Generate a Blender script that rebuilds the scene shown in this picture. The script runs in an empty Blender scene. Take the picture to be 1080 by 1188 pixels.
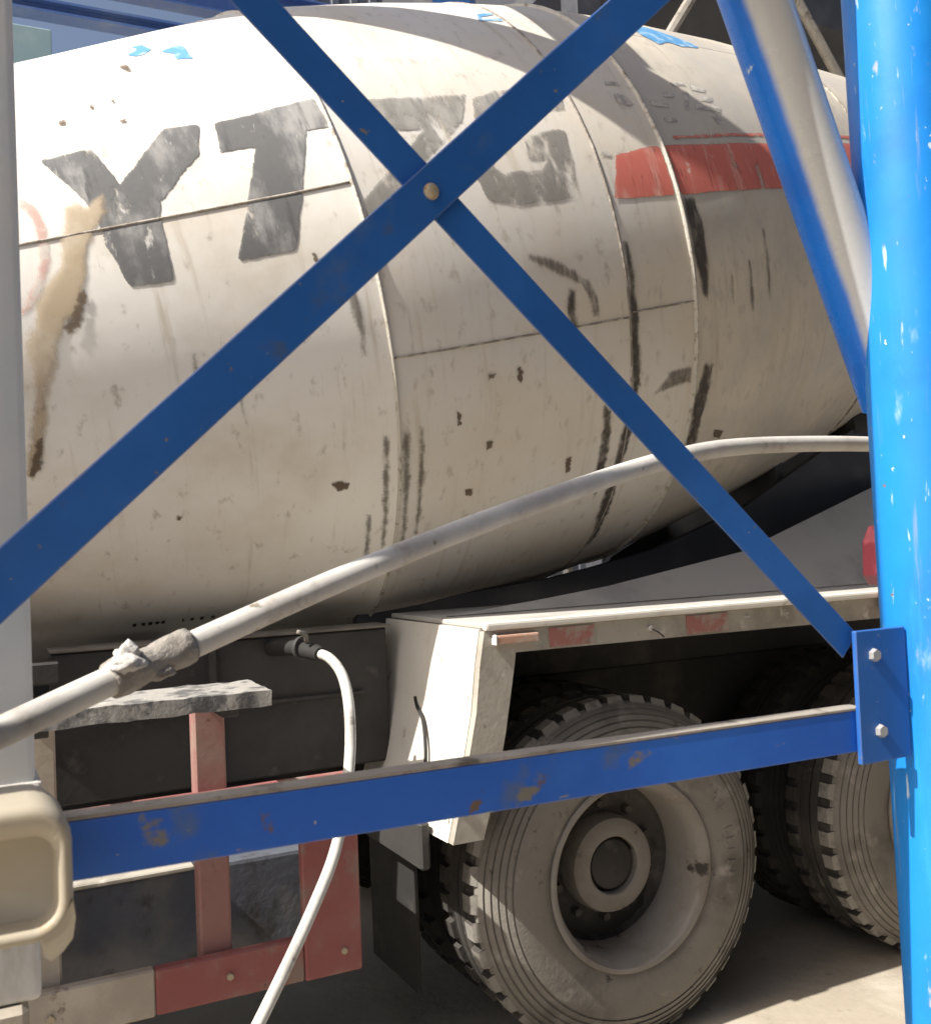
import bpy, bmesh, math, random
from mathutils import Vector, Matrix, noise
C = bpy.context.scene.collection
PI = math.pi
rnd = random.Random(7)

# ------------------------------------------------------------------ camera
psi, pit, rho = math.radians(26.6), math.radians(1.5), math.radians(2.35)
EYE = Vector((0, 0, 1.62))
fw = Vector((math.sin(psi)*math.cos(pit), math.cos(psi)*math.cos(pit), math.sin(pit)))
Rv = Vector((math.cos(psi), -math.sin(psi), 0)); Uv = Rv.cross(fw)
cr = Rv*math.cos(rho) - Uv*math.sin(rho); cu = Uv*math.cos(rho) + Rv*math.sin(rho)
cam = bpy.data.cameras.new('camera'); co = bpy.data.objects.new('camera', cam); C.objects.link(co)
cam.sensor_fit = 'HORIZONTAL'; cam.sensor_width = 36; cam.lens = 40
cam.clip_start = .05; cam.clip_end = 3000
M = Matrix((cr, cu, -fw)).transposed().to_4x4(); M.translation = EYE
co.matrix_world = M
cam.dof.use_dof = True; cam.dof.focus_distance = 3.2; cam.dof.aperture_fstop = 9
bpy.context.scene.camera = co

# ------------------------------------------------------------------ light
SUN = Vector((-.66, -.05, .76)).normalized()
w = bpy.data.worlds.new('World'); bpy.context.scene.world = w; w.use_nodes = True
nt = w.node_tree
sky = nt.nodes.new('ShaderNodeTexSky'); sky.sky_type = 'NISHITA'; sky.sun_disc = False
sky.sun_elevation = math.asin(SUN.z); sky.sun_rotation = math.atan2(SUN.x, SUN.y)
sky.dust_density = 5.5
nt.links.new(sky.outputs[0], nt.nodes['Background'].inputs[0])
nt.nodes['Background'].inputs[1].default_value = .08
sl = bpy.data.lights.new('sun', 'SUN'); sl.energy = 5.0; sl.angle = math.radians(.55); sl.color = (1, .95, .87)
so = bpy.data.objects.new('sun', sl); C.objects.link(so)
so.rotation_euler = SUN.to_track_quat('Z', 'Y').to_euler(); so.location = SUN*20
vs = bpy.context.scene.view_settings
vs.view_transform = 'Standard'; vs.look = 'None'; vs.gamma = 1; vs.use_curve_mapping = False; vs.exposure = .78; bpy.context.scene.render.filter_size = 1.9

# ------------------------------------------------------------------ materials
def ramp(nt, val, lo, hi):
    m = nt.nodes.new('ShaderNodeMapRange'); m.interpolation_type = 'SMOOTHSTEP'
    m.inputs['From Min'].default_value = lo; m.inputs['From Max'].default_value = hi
    nt.links.new(val, m.inputs['Value']); return m.outputs['Result']
def mixc(nt, fac, a, b):
    m = nt.nodes.new('ShaderNodeMix'); m.data_type = 'RGBA'
    nt.links.new(fac, m.inputs['Factor'])
    for sock, v in ((m.inputs[6], a), (m.inputs[7], b)):
        if isinstance(v, tuple): sock.default_value = v + (1,)
        else: nt.links.new(v, sock)
    return m.outputs[2]
def texcoord(nt, kind, scale):
    t = nt.nodes.new('ShaderNodeTexCoord'); mp = nt.nodes.new('ShaderNodeMapping')
    nt.links.new(t.outputs[kind], mp.inputs[0]); mp.inputs['Scale'].default_value = scale
    return mp.outputs[0]
def tex(nt, kind, co, scale, detail=6, rough=.6, dist=0):
    if kind == 'noise':
        n = nt.nodes.new('ShaderNodeTexNoise'); n.inputs['Detail'].default_value = detail
        n.inputs['Roughness'].default_value = rough; n.inputs['Distortion'].default_value = dist
        n.inputs['Scale'].default_value = scale; nt.links.new(co, n.inputs['Vector']); return n.outputs['Fac']
    n = nt.nodes.new('ShaderNodeTexVoronoi'); n.inputs['Scale'].default_value = scale
    nt.links.new(co, n.inputs['Vector']); return n.outputs['Distance']
MATS = {}
def mat(name, base, rough=.6, layers=(), bump=.0, bscale=40, metal=0, vary=0, coord='Object', rvar=.1, alpha=None, spec=None):
    """layers: (colour, kind, scale, lo, hi[, stretch[, coord]]) painted one over the other"""
    m = bpy.data.materials.new(name); m.use_nodes = True; nt = m.node_tree
    b = nt.nodes['Principled BSDF']
    c0 = texcoord(nt, coord, (1, 1, 1))
    rgb = nt.nodes.new('ShaderNodeRGB'); rgb.outputs[0].default_value = base + (1,)
    col = rgb.outputs[0]
    for L in layers:
        cc, kind, sc, lo, hi = L[:5]
        v = c0
        if len(L) > 5: v = texcoord(nt, L[6] if len(L) > 6 else coord, L[5])
        col = mixc(nt, ramp(nt, tex(nt, kind, v, sc), lo, hi), col, cc)
    if vary:
        oi = nt.nodes.new('ShaderNodeObjectInfo')
        h = nt.nodes.new('ShaderNodeHueSaturation'); nt.links.new(col, h.inputs['Color'])
        r = nt.nodes.new('ShaderNodeMapRange'); nt.links.new(oi.outputs['Random'], r.inputs['Value'])
        r.inputs['To Min'].default_value = 1-vary; r.inputs['To Max'].default_value = 1+vary
        nt.links.new(r.outputs[0], h.inputs['Value']); col = h.outputs[0]
    nt.links.new(col, b.inputs['Base Color'])
    b.inputs['Metallic'].default_value = metal
    if spec is not None: b.inputs['Specular IOR Level'].default_value = spec
    rn = tex(nt, 'noise', c0, bscale*.3)
    mr = nt.nodes.new('ShaderNodeMapRange'); nt.links.new(rn, mr.inputs['Value'])
    mr.inputs['To Min'].default_value = max(.05, rough-rvar*1.5); mr.inputs['To Max'].default_value = min(1, rough+rvar*1.5)
    nt.links.new(mr.outputs[0], b.inputs['Roughness'])
    if bump:
        bn = nt.nodes.new('ShaderNodeBump'); bn.inputs['Strength'].default_value = bump; bn.inputs['Distance'].default_value = .01
        nt.links.new(tex(nt, 'noise', c0, bscale), bn.inputs['Height']); nt.links.new(bn.outputs[0], b.inputs['Normal'])
    if alpha:      # ragged soft edge of a stain: point attribute times noise
        at = nt.nodes.new('ShaderNodeAttribute'); at.attribute_name = 'cover'
        n = tex(nt, 'noise', texcoord(nt, 'Object', alpha[2]), alpha[3])
        ma = nt.nodes.new('ShaderNodeMath'); ma.operation = 'MULTIPLY_ADD'; nt.links.new(n, ma.inputs[0]); ma.inputs[1].default_value = alpha[6] if len(alpha) > 6 else 1.5; nt.links.new(at.outputs['Fac'], ma.inputs[2])
        f = ramp(nt, ma.outputs[0], alpha[0], alpha[1])
        mu = nt.nodes.new('ShaderNodeMath'); mu.operation = 'MULTIPLY'; nt.links.new(f, mu.inputs[0]); mu.inputs[1].default_value = alpha[4]
        res = mu.outputs[0]
        if len(alpha) > 5 and alpha[5]:      # flaked-off patches
            hn = tex(nt, 'noise', texcoord(nt, 'UV', alpha[5][0]), alpha[5][1], detail=8, rough=.68)
            hf = ramp(nt, hn, alpha[5][2], alpha[5][3])
            m2 = nt.nodes.new('ShaderNodeMath'); m2.operation = 'MULTIPLY'; nt.links.new(res, m2.inputs[0]); nt.links.new(hf, m2.inputs[1]); res = m2.outputs[0]
        nt.links.new(res, b.inputs['Alpha'])
    MATS[name] = m; return m

DIRT = (.20, .165, .125); RUST = (.13, .055, .025)
def drum_paint(name, base, g):
    mat(name, base, .5, [
    ((.60, .54, .445), 'noise', 1.6, .40-g, .72-g, (1, 1, 1), 'UV'),
    ((.50, .445, .36), 'noise', 3, .55-g, .80-g, (7, .5, 1), 'UV'),
    ((.34, .295, .24), 'noise', 5, .63-g, .84-g, (9, .35, 1), 'UV'),
    ((.46, .42, .36), 'noise', 16, .57-g, .74-g, (1.4, .8, 1), 'UV'),
    ((.38, .34, .285), 'noise', 26, .66-g*.4, .82-g*.4, (2.5, .5, 1), 'UV'),
    ((.20, .155, .11), 'noise', 30, .745-g*.2, .80-g*.2, (1, .8, 1), 'UV'),
    ], bump=.12, bscale=9, vary=.03, coord='UV')
drum_paint('drum paint', (.77, .745, .69), -.01); drum_paint('shaded drum paint', (.63, .605, .56), .02); drum_paint('darker drum paint', (.43, .41, .375), .06)  # mid band: weaker sun put into a greyer base
mat('letter paint', (.125, .125, .125), .7, [
    ((.34, .335, .325), 'noise', 5, .46, .66, (1.6, .6, 1), 'UV'), ((.085, .085, .085), 'noise', 7, .54, .72, (4, .5, 1), 'UV'),
    ((.58, .56, .52), 'noise', 14, .61, .72, (1.6, .5, 1), 'UV')], bump=.1, bscale=40, coord='UV', alpha=(.85, 1.35, (1, 1, 1), 20, .96, ((1.3, .6, 1), 7, .32, .44), 1.5))
mat('faded letter paint', (.235, .225, .205), .7, [
    ((.38, .365, .335), 'noise', 6, .46, .66, (1.4, .6, 1), 'UV'), ((.22, .215, .21), 'noise', 8, .56, .70, (3, .6, 1), 'UV')], coord='UV', alpha=(.85, 1.45, (1, 1, 1), 20, .90, ((1.3, .6, 1), 8, .36, .54), 1.5))
mat('small sign paint', (.34, .33, .32), .7, [((.60, .57, .53), 'noise', 30, .42, .6, (1, 1, 1), 'UV')], coord='UV', alpha=(.95, 1.6, (1, 1, 1), 40, .75, None, 1.6))
mat('stripe paint', (.56, .155, .12), .6, [
    ((.64, .36, .30), 'noise', 6, .50, .70, (3, .6, 1), 'UV'), ((.62, .50, .44), 'noise', 12, .62, .70, (1, 1, 1), 'UV'),
    ((.30, .07, .06), 'noise', 8, .58, .7, (4, .5, 1), 'UV')], coord='UV', alpha=(.85, 1.30, (1, 1, 1), 30, .95, ((2, .5, 1), 8, .30, .44), 1.4))
mat('pink paint', (.62, .36, .31), .6, [((.68, .62, .56), 'noise', 18, .42, .6)], alpha=(1.0, 1.8, (1, 1, 1), 14, .6, None, 1.6))
mat('logo paint', (.10, .30, .56), .5, [((.35, .50, .66), 'noise', 20, .5, .65)], alpha=(.9, 1.4, (1, 1, 1), 34, .92, None, 1.8))
mat('dried cement', (.48, .385, .265), .9, [((.60, .52, .40), 'noise', 4, .46, .68), ((.30, .215, .13), 'noise', 3.2, .50, .66), ((.20, .145, .09), 'noise', 11, .60, .72)],
    alpha=(1.15, 2.0, (1.6, 1.6, .9), 8, .85, None, 1.9))
mat('slurry drip', (.055, .047, .04), .8, [((.16, .14, .12), 'noise', 20, .5, .7)], alpha=(1.22, 2.05, (14, 14, 4), 2.4, .85, None, 2.0))
mat('thin slurry', (.12, .10, .08), .85, [], alpha=(1.22, 2.2, (14, 14, 4), 2.6, .62, None, 2.0))
mat('brown stain', (.12, .085, .055), .9, [], alpha=(1.1, 1.8, (1, 1, 1), 46, .85, None, 1.9))
mat('weld steel', (.56, .53, .46), .55, [((.25, .2, .15), 'noise', 30, .5, .7)], bump=.5, bscale=120)
mat('seam weld', (.40, .365, .31), .7, [((.24, .20, .16), 'noise', 25, .45, .65)], bump=.5, bscale=120)
mat('dirty weld', (.22, .19, .16), .7, [((.45, .41, .35), 'noise', 25, .45, .65)], bump=.5, bscale=120)

BLUE = (.012, .115, .56)
mat('blue column paint', (.010, .225, .68), .45, [
    ((.012, .15, .58), 'noise', 2.2, .46, .74), ((.02, .26, .80), 'noise', 6, .58, .74, (3, 3, .4)),
    ((.30, .46, .66), 'noise', 5, .64, .76, (2, 2, .7)), ((.40, .52, .64), 'noise', 18, .64, .70, (3, 3, .5)),
    ((.45, .58, .70), 'noise', 30, .69, .72), ((.62, .66, .68), 'noise', 75, .695, .72, (1, 1, .8)),
    ((.18, .12, .08), 'noise', 44, .70, .73), ((.16, .26, .42), 'noise', 9, .60, .74, (4, 4, .25)), ((.34, .36, .38), 'noise', 14, .66, .72, (1, 1, .5))], bump=.05, bscale=30)
mat('blue brace paint', (.016, .105, .38), .48, [
    ((.022, .13, .46), 'noise', 3, .42, .66), ((.05, .10, .24), 'noise', 12, .60, .74), ((.09, .14, .26), 'noise', 5, .58, .76, (1, 1, 1)),
    ((.20, .17, .14), 'noise', 44, .68, .73), ((.34, .33, .31), 'noise', 70, .70, .73), ((.10, .05, .03), 'noise', 30, .71, .75)], bump=.03, bscale=60)
mat('worn blue paint', (.010, .105, .52), .45, [
    ((.018, .135, .58), 'noise', 3, .42, .66), ((.06, .12, .32), 'noise', 9, .58, .72),
    ((.17, .16, .145), 'noise', 8, .635, .70, (1, 1, 1.4)), ((.13, .085, .06), 'noise', 14, .65, .71), ((.35, .34, .32), 'noise', 44, .70, .74), ((.25, .24, .22), 'noise', 24, .66, .72, (.5, 1, 2))], bump=.05, bscale=60)
def worn_edges(name, colour, radius=.005, lo=.03, hi=.22):
    """paint rubbed off along the steel's edges: where a rounded normal leaves the true one"""
    nt = MATS[name].node_tree; b = nt.nodes['Principled BSDF']; old = b.inputs['Base Color'].links[0].from_socket
    bv = nt.nodes.new('ShaderNodeBevel'); bv.samples = 4; bv.inputs['Radius'].default_value = radius
    g = nt.nodes.new('ShaderNodeNewGeometry'); d = nt.nodes.new('ShaderNodeVectorMath'); d.operation = 'DOT_PRODUCT'
    nt.links.new(bv.outputs[0], d.inputs[0]); nt.links.new(g.outputs['True Normal'], d.inputs[1])
    inv = nt.nodes.new('ShaderNodeMath'); inv.operation = 'SUBTRACT'; inv.inputs[0].default_value = 1; nt.links.new(d.outputs['Value'], inv.inputs[1])
    n = tex(nt, 'noise', texcoord(nt, 'Object', (1, 1, 1)), 22)
    m = nt.nodes.new('ShaderNodeMath'); m.operation = 'MULTIPLY'; nt.links.new(inv.outputs[0], m.inputs[0]); nt.links.new(n, m.inputs[1])
    nt.links.new(mixc(nt, ramp(nt, m.outputs[0], lo, hi), old, colour), b.inputs['Base Color'])
worn_edges('blue brace paint', (.20, .17, .13)); worn_edges('worn blue paint', (.24, .21, .17))
mat('dusty flange', (.27, .245, .21), .9, [((.34, .31, .27), 'noise', 9, .45, .7, (1, 1, 1)), ((.10, .085, .07), 'noise', 14, .55, .7),
    ((.03, .09, .28), 'noise', 10, .70, .74)], bump=.3, bscale=50)
mat('hazed blue paint', (.07, .14, .36), .5, [((.12, .19, .38), 'noise', 4, .48, .7)])  # distance haze put into the colour: greyer, lighter blue
mat('bolt zinc', (.55, .54, .52), .45, [((.35, .30, .24), 'noise', 60, .5, .7)], metal=.6)
mat('rusty bolt', (.42, .36, .26), .6, [((.30, .17, .08), 'noise', 80, .5, .65)], metal=.3)
mat('post paint', (.62, .64, .65), .55, [((.70, .69, .66), 'noise', 3, .45, .7), ((.40, .37, .32), 'noise', 5, .55, .75, (2, 2, .5)),
    ((.28, .25, .20), 'noise', 20, .68, .74)], bump=.08)
mat('cream plastic', (.40, .355, .275), .5, [((.33, .285, .21), 'noise', 3, .45, .75), ((.36, .29, .19), 'noise', 12, .62, .74)], bump=.05)
mat('pvc', (.55, .535, .50), .55, [((.42, .395, .36), 'noise', 5, .42, .68), ((.32, .285, .24), 'noise', 12, .55, .72), ((.20, .17, .13), 'noise', 30, .64, .72), ((.14, .12, .10), 'noise', 4, .66, .74)], bump=.12, bscale=50)
mat('cement crust', (.30, .275, .245), .95, [((.20, .17, .14), 'noise', 9, .5, .66), ((.38, .24, .14), 'noise', 6, .56, .68)], bump=.9, bscale=45)
mat('pale crust', (.62, .60, .56), .95, [((.48, .45, .41), 'noise', 20, .45, .7)], bump=.8, bscale=60)
mat('water hose plastic', (.60, .59, .55), .28, [((.40, .385, .35), 'noise', 9, .46, .66, (1, 1, .5)), ((.20, .18, .15), 'noise', 22, .60, .70), ((.09, .08, .07), 'noise', 12, .66, .72)])
mat('black rubber', (.018, .017, .016), .8, [((.04, .036, .031), 'noise', 8, .5, .7)], bump=.1)
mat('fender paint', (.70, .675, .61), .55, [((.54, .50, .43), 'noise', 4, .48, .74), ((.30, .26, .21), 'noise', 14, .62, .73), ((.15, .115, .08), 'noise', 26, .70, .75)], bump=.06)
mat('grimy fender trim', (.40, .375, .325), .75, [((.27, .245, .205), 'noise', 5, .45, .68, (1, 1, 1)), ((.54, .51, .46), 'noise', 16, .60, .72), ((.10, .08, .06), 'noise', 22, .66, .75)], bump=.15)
mat('reflective tape', (.36, .15, .13), .6, [((.38, .33, .28), 'noise', 11, .42, .58), ((.25, .2, .16), 'noise', 30, .58, .7)])
mat('marker glass', (.50, .30, .22), .25, [((.5, .42, .36), 'noise', 20, .45, .7)])
mat('red guard paint', (.27, .085, .08), .75, [((.30, .14, .125), 'noise', 4, .42, .66), ((.24, .17, .145), 'noise', 9, .52, .68), ((.08, .05, .04), 'noise', 18, .68, .74)], bump=.1)
mat('dusty red paint', (.28, .14, .125), .75, [((.30, .215, .185), 'noise', 6, .45, .7), ((.17, .085, .07), 'noise', 18, .6, .72)], bump=.1)
mat('beige guard paint', (.36, .315, .26), .8, [((.47, .42, .35), 'noise', 5, .45, .7), ((.18, .14, .11), 'noise', 14, .63, .74)], bump=.12)
mat('bright red plastic', (.11, .016, .024), .45, [((.17, .03, .04), 'noise', 20, .5, .7), ((.4, .25, .16), 'noise', 26, .68, .73)])
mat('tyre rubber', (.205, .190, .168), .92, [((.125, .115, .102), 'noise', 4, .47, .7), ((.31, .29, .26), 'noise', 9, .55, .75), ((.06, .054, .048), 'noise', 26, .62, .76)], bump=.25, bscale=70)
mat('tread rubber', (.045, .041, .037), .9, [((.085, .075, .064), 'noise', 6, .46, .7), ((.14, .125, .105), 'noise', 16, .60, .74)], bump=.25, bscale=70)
mat('grimy shaded disc', (.075, .068, .06), .8, [((.13, .118, .10), 'noise', 8, .48, .7), ((.03, .027, .024), 'noise', 5, .52, .66)], bump=.2)  # shade of the deep rim put into the disc colour, over grime
mat('pale lug face', (.25, .235, .21), .95, [((.15, .14, .125), 'noise', 18, .48, .66)], bump=.2)  # paler colour on the lugs' outer faces
mat('shaded inner rubber', (.020, .019, .018), .9, [((.04, .036, .031), 'noise', 6, .5, .7)], bump=.2)  # under-truck shade put into the inner tyres' near-black colour
mat('rim steel', (.235, .218, .195), .75, [((.18, .155, .13), 'noise', 5, .45, .7), ((.34, .31, .27), 'noise', 10, .58, .75), ((.04, .034, .03), 'noise', 6, .62, .68)], bump=.15)
mat('hub grease', (.020, .018, .017), .6, [((.055, .047, .04), 'noise', 16, .55, .7)], bump=.2)
mat('cab glass', (.02, .025, .03), .08)
mat('chassis steel', (.035, .034, .033), .75, [((.07, .062, .055), 'noise', 5, .5, .72)], bump=.2)
mat('tank steel', (.085, .095, .12), .7, [((.15, .15, .155), 'noise', 4, .48, .7), ((.05, .05, .055), 'noise', 9, .52, .68)], bump=.2)
mat('grimy panel', (.20, .18, .155), .75, [((.13, .115, .10), 'noise', 5, .45, .7), ((.30, .28, .24), 'noise', 12, .62, .75)], bump=.12)
mat('shaded panel', (.042, .040, .038), .75, [((.028, .026, .025), 'noise', 5, .45, .7), ((.08, .075, .066), 'noise', 12, .62, .75)], bump=.12)  # shade under the drum put into a near-black panel colour
mat('deck steel', (.44, .425, .395), .8, [((.33, .32, .30), 'noise', 3, .45, .7), ((.38, .37, .35), 'noise', 10, .58, .72)], bump=.1)
mat('splash steel', (.42, .405, .38), .85, [((.30, .29, .28), 'noise', 2, .45, .7), ((.38, .36, .33), 'noise', 9, .58, .72)], bump=.1)
mat('plank cement', (.30, .29, .27), .95, [((.10, .10, .10), 'noise', 14, .46, .60), ((.45, .43, .39), 'noise', 8, .58, .74)], bump=.4, bscale=60)
mat('ground', (.36, .315, .25), .95, [((.28, .24, .19), 'noise', .6, .42, .7), ((.43, .39, .32), 'noise', 2.5, .5, .75), ((.22, .19, .15), 'noise', 9, .6, .76)], bump=.5, bscale=18)
mat('cladding', (.13, .15, .19), .6, [((.20, .21, .23), 'noise', 1.5, .48, .7), ((.09, .10, .13), 'noise', 4, .52, .7, (2, 2, .3))], vary=.1)
mat('teal cladding', (.30, .44, .47), .6, [((.40, .52, .54), 'noise', 2, .45, .7)], vary=.06)
mat('hopper steel', (.045, .048, .058), .6, [((.085, .085, .09), 'noise', 3, .48, .7)], bump=.1)
mat('concrete wall', (.42, .40, .36), .9, [((.32, .30, .27), 'noise', 3, .45, .7)], bump=.3)
mat('pale post', (.6, .59, .56), .6, [((.4, .37, .33), 'noise', 8, .5, .7)])

# paler colour on the viewer-facing side of the leaning tube, masked by its own attribute
def banded(name):
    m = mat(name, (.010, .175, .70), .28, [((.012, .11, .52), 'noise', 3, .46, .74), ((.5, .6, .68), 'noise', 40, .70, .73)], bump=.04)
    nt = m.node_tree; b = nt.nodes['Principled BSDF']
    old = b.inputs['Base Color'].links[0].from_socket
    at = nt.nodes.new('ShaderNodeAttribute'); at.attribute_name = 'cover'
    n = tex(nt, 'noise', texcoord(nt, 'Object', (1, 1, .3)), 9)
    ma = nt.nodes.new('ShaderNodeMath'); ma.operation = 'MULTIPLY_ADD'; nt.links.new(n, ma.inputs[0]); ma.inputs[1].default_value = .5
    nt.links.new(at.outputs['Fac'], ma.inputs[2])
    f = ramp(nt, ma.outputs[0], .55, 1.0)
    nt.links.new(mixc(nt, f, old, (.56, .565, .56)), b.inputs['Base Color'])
banded('dusted blue paint')

# ------------------------------------------------------------------ helpers
W = {}
def prop(o, label=None, cat=None, group=None, kind=None):
    for k, v in (('label', label), ('category', cat), ('group', group), ('kind', kind)):
        if v: o[k] = v
    return o
def thing(name, label, cat, loc=(0, 0, 0), group=None):
    o = bpy.data.objects.new(name, None); C.objects.link(o); o.location = loc; o.empty_display_size = .2
    W[o] = Matrix.Translation(loc); return prop(o, label, cat, group)
def obj(name, bm, material, parent=None, smooth=False, local=None, label=None, kind=None, angle=None):
    """link bm (world coordinates, or local ones when a matrix is given) as one mesh object"""
    bmesh.ops.recalc_face_normals(bm, faces=bm.faces) if not getattr(bm, 'keep', False) else None
    me = bpy.data.meshes.new(name)
    if local is None:
        xs = [v.co for v in bm.verts]
        c = Vector((sum(v.x for v in xs)/len(xs), sum(v.y for v in xs)/len(xs), min(v.z for v in xs)))
        T = Matrix.Translation(c); bm.transform(T.inverted())
    else: T = local
    bm.to_mesh(me); bm.free()
    me.materials.append(MATS[material])
    if smooth or angle:
        me.shade_smooth()
        if angle: me.set_sharp_from_angle(angle=math.radians(angle))
    o = bpy.data.objects.new(name, me); C.objects.link(o)
    if parent: o.parent = parent; o.matrix_basis = W[parent].inverted() @ T
    else: o.matrix_basis = T
    W[o] = T
    return prop(o, label, kind=kind)
def copy_tree(o, parent, M=None):
    c = o.copy(); C.objects.link(c); c.parent = parent
    if M is not None:
        c.matrix_basis = (W[parent].inverted() if parent else Matrix()) @ M; W[c] = M
    for ch in list(o.children): copy_tree(ch, c)
    return c
def box(bm, lo, hi, bev=.0, M=None, seg=1):
    lo, hi = Vector(lo), Vector(hi)
    r = bmesh.ops.create_cube(bm, size=1)
    for v in r['verts']:
        v.co = Vector((lo[i] + (v.co[i]+.5)*(hi[i]-lo[i]) for i in range(3)))
    vs_ = r['verts']
    if bev:
        es = list({e for v in vs_ for e in v.link_edges})
        r2 = bmesh.ops.bevel(bm, geom=es, offset=bev, segments=seg, affect='EDGES', profile=.6)
        vs_ = r2['verts']
    if M: bmesh.ops.transform(bm, matrix=M, verts=vs_)
    return vs_
def B(*a, **k):
    bm = bmesh.new(); box(bm, *a, **k); return bm
def prism(pts, axis, d0, d1, bm=None):
    """extrude a polygon given in the two other axes along axis (0,1,2)"""
    bm = bm or bmesh.new()
    def mk(p, d):
        q = list(p); q.insert(axis, d); return bm.verts.new(q)
    a = [mk(p, d0) for p in pts]; b = [mk(p, d1) for p in pts]
    bm.faces.new(a); bm.faces.new(b[::-1]); n = len(a)
    for i in range(n): bm.faces.new((a[i], b[i], b[(i+1) % n], a[(i+1) % n]))
    return bm
def bevel(bm, off, seg=2):
    bmesh.ops.recalc_face_normals(bm, faces=bm.faces)
    bmesh.ops.bevel(bm, geom=[e for e in bm.edges if e.calc_face_angle(0) > .5], offset=off, segments=seg, affect='EDGES', profile=.6)
    return bm
def catmull(P, n=8):
    P = [Vector(p) for p in P]; Q = [2*P[0]-P[1]] + P + [2*P[-1]-P[-2]]; out = []
    for i in range(1, len(Q)-2):
        a, b, c, d = Q[i-1:i+3]
        for k in range(n):
            t = k/n
            out.append(.5*((2*b)+(c-a)*t+(2*a-5*b+4*c-d)*t*t+(3*b-a-3*c+d)*t**3))
    return out + [P[-1]]
def tube(path, rad, seg=12, bm=None, caps=True, rf=None, cover=None):
    bm = bm or bmesh.new()
    path = [Vector(p) for p in path]; rings = []
    lay = bm.verts.layers.float.new('cover') if cover else None
    prev = None
    for i, p in enumerate(path):
        t = (path[min(i+1, len(path)-1)] - path[max(i-1, 0)]).normalized()
        if prev is None:
            u = t.orthogonal().normalized() if abs(t.y) > .9 else t.cross(Vector((0, 1, 0))).normalized()
        else: u = (prev - t*prev.dot(t)).normalized()
        prev = u; v = t.cross(u)
        ring = []
        for k in range(seg):
            a = 2*PI*k/seg; d = u*math.cos(a)+v*math.sin(a)
            r = rad(i/(len(path)-1)) if callable(rad) else rad
            if rf: r += rf(p + d*r)
            vv = bm.verts.new(p+d*r)
            if cover: vv[lay] = cover(d)
            ring.append(vv)
        rings.append(ring)
    for a, b in zip(rings, rings[1:]):
        for k in range(seg): bm.faces.new((a[k], a[(k+1) % seg], b[(k+1) % seg], b[k]))
    if caps: bm.faces.new(rings[0][::-1]); bm.faces.new(rings[-1])
    return bm
def lathe(prof, seg=64, bm=None, closed=False):
    """profile of (radius, y) spun about local Y"""
    bm = bm or bmesh.new(); rings = []
    for r, y in prof:
        if r < 1e-6: rings.append([bm.verts.new((0, y, 0))])
        else: rings.append([bm.verts.new((r*math.cos(2*PI*k/seg), y, r*math.sin(2*PI*k/seg))) for k in range(seg)])
    pairs = list(zip(rings, rings[1:])) + ([(rings[-1], rings[0])] if closed else [])
    for a, b in pairs:
        for k in range(seg):
            k2 = (k+1) % seg
            if len(a) == 1 and len(b) == 1: continue
            if len(a) == 1: bm.faces.new((a[0], b[k2], b[k]))
            elif len(b) == 1: bm.faces.new((a[k], a[k2], b[0]))
            else: bm.faces.new((a[k], a[k2], b[k2], b[k]))
    return bm
def hexbolt(bm, p, r, d, nrm=(0, -1, 0), seg=6):
    n = Vector(nrm); q = n.to_track_quat('Z', 'Y').to_matrix().to_4x4(); q.translation = Vector(p)
    bmesh.ops.create_cone(bm, cap_ends=True, segments=seg, radius1=r, radius2=r*.86, depth=d, matrix=q @ Matrix.Translation((0, 0, d/2)))
    return bm
def lump(p, r, amp, seed, sub=3, squash=(1, 1, 1)):
    bm = bmesh.new(); bmesh.ops.create_icosphere(bm, subdivisions=sub, radius=1)
    for v in bm.verts:
        n = noise.noise(v.co*1.7 + Vector((seed, 0, 0)))*.6 + noise.noise(v.co*4.2 + Vector((0, seed, 0)))*.4
        v.co = v.co*(1+amp*n); v.co = Vector(p) + Vector((v.co[i]*r*squash[i] for i in range(3)))
    return bm

# ------------------------------------------------------------------ setting
bm = bmesh.new(); bmesh.ops.create_grid(bm, x_segments=4, y_segments=4, size=900)
prop(obj('ground', bm, 'ground'), kind='structure')

# ------------------------------------------------------------------ background plant
wall = thing('cladding_wall', 'dark grey blue ribbed sheet wall behind the concrete drum', 'wall', (8, 10, 0))
sheet = None
def ribbed(x0, wd, z0, z1, y):
    bm = bmesh.new(); pts = []; n = 5; s = wd/n
    for k in range(n):
        a = x0+k*s
        pts += [(a, y), (a+s*.45, y), (a+s*.55, y-.025), (a+s*.9, y-.025), (a+s, y)]
    pts = pts[:-1] + [(x0+wd-.004, y)]
    return prism(pts + [(x0+wd-.004, y+.03), (x0, y+.03)], 2, z0, z1, bm)
for i in range(12):
    obj('wall_sheet', ribbed(2.95+i*1.05, 1.05, 0, 8.4, 10), 'cladding', wall)
teal = thing('teal_panel', 'pale teal cladding panel high at the left edge behind the drum', 'panel', (.45, 9, 0))
for i in range(2): obj('panel_sheet', B((-.35+i*.62, 9.17, 0), (.262+i*.62, 9.2, 6.05), bev=.006), 'teal cladding', teal)

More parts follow.
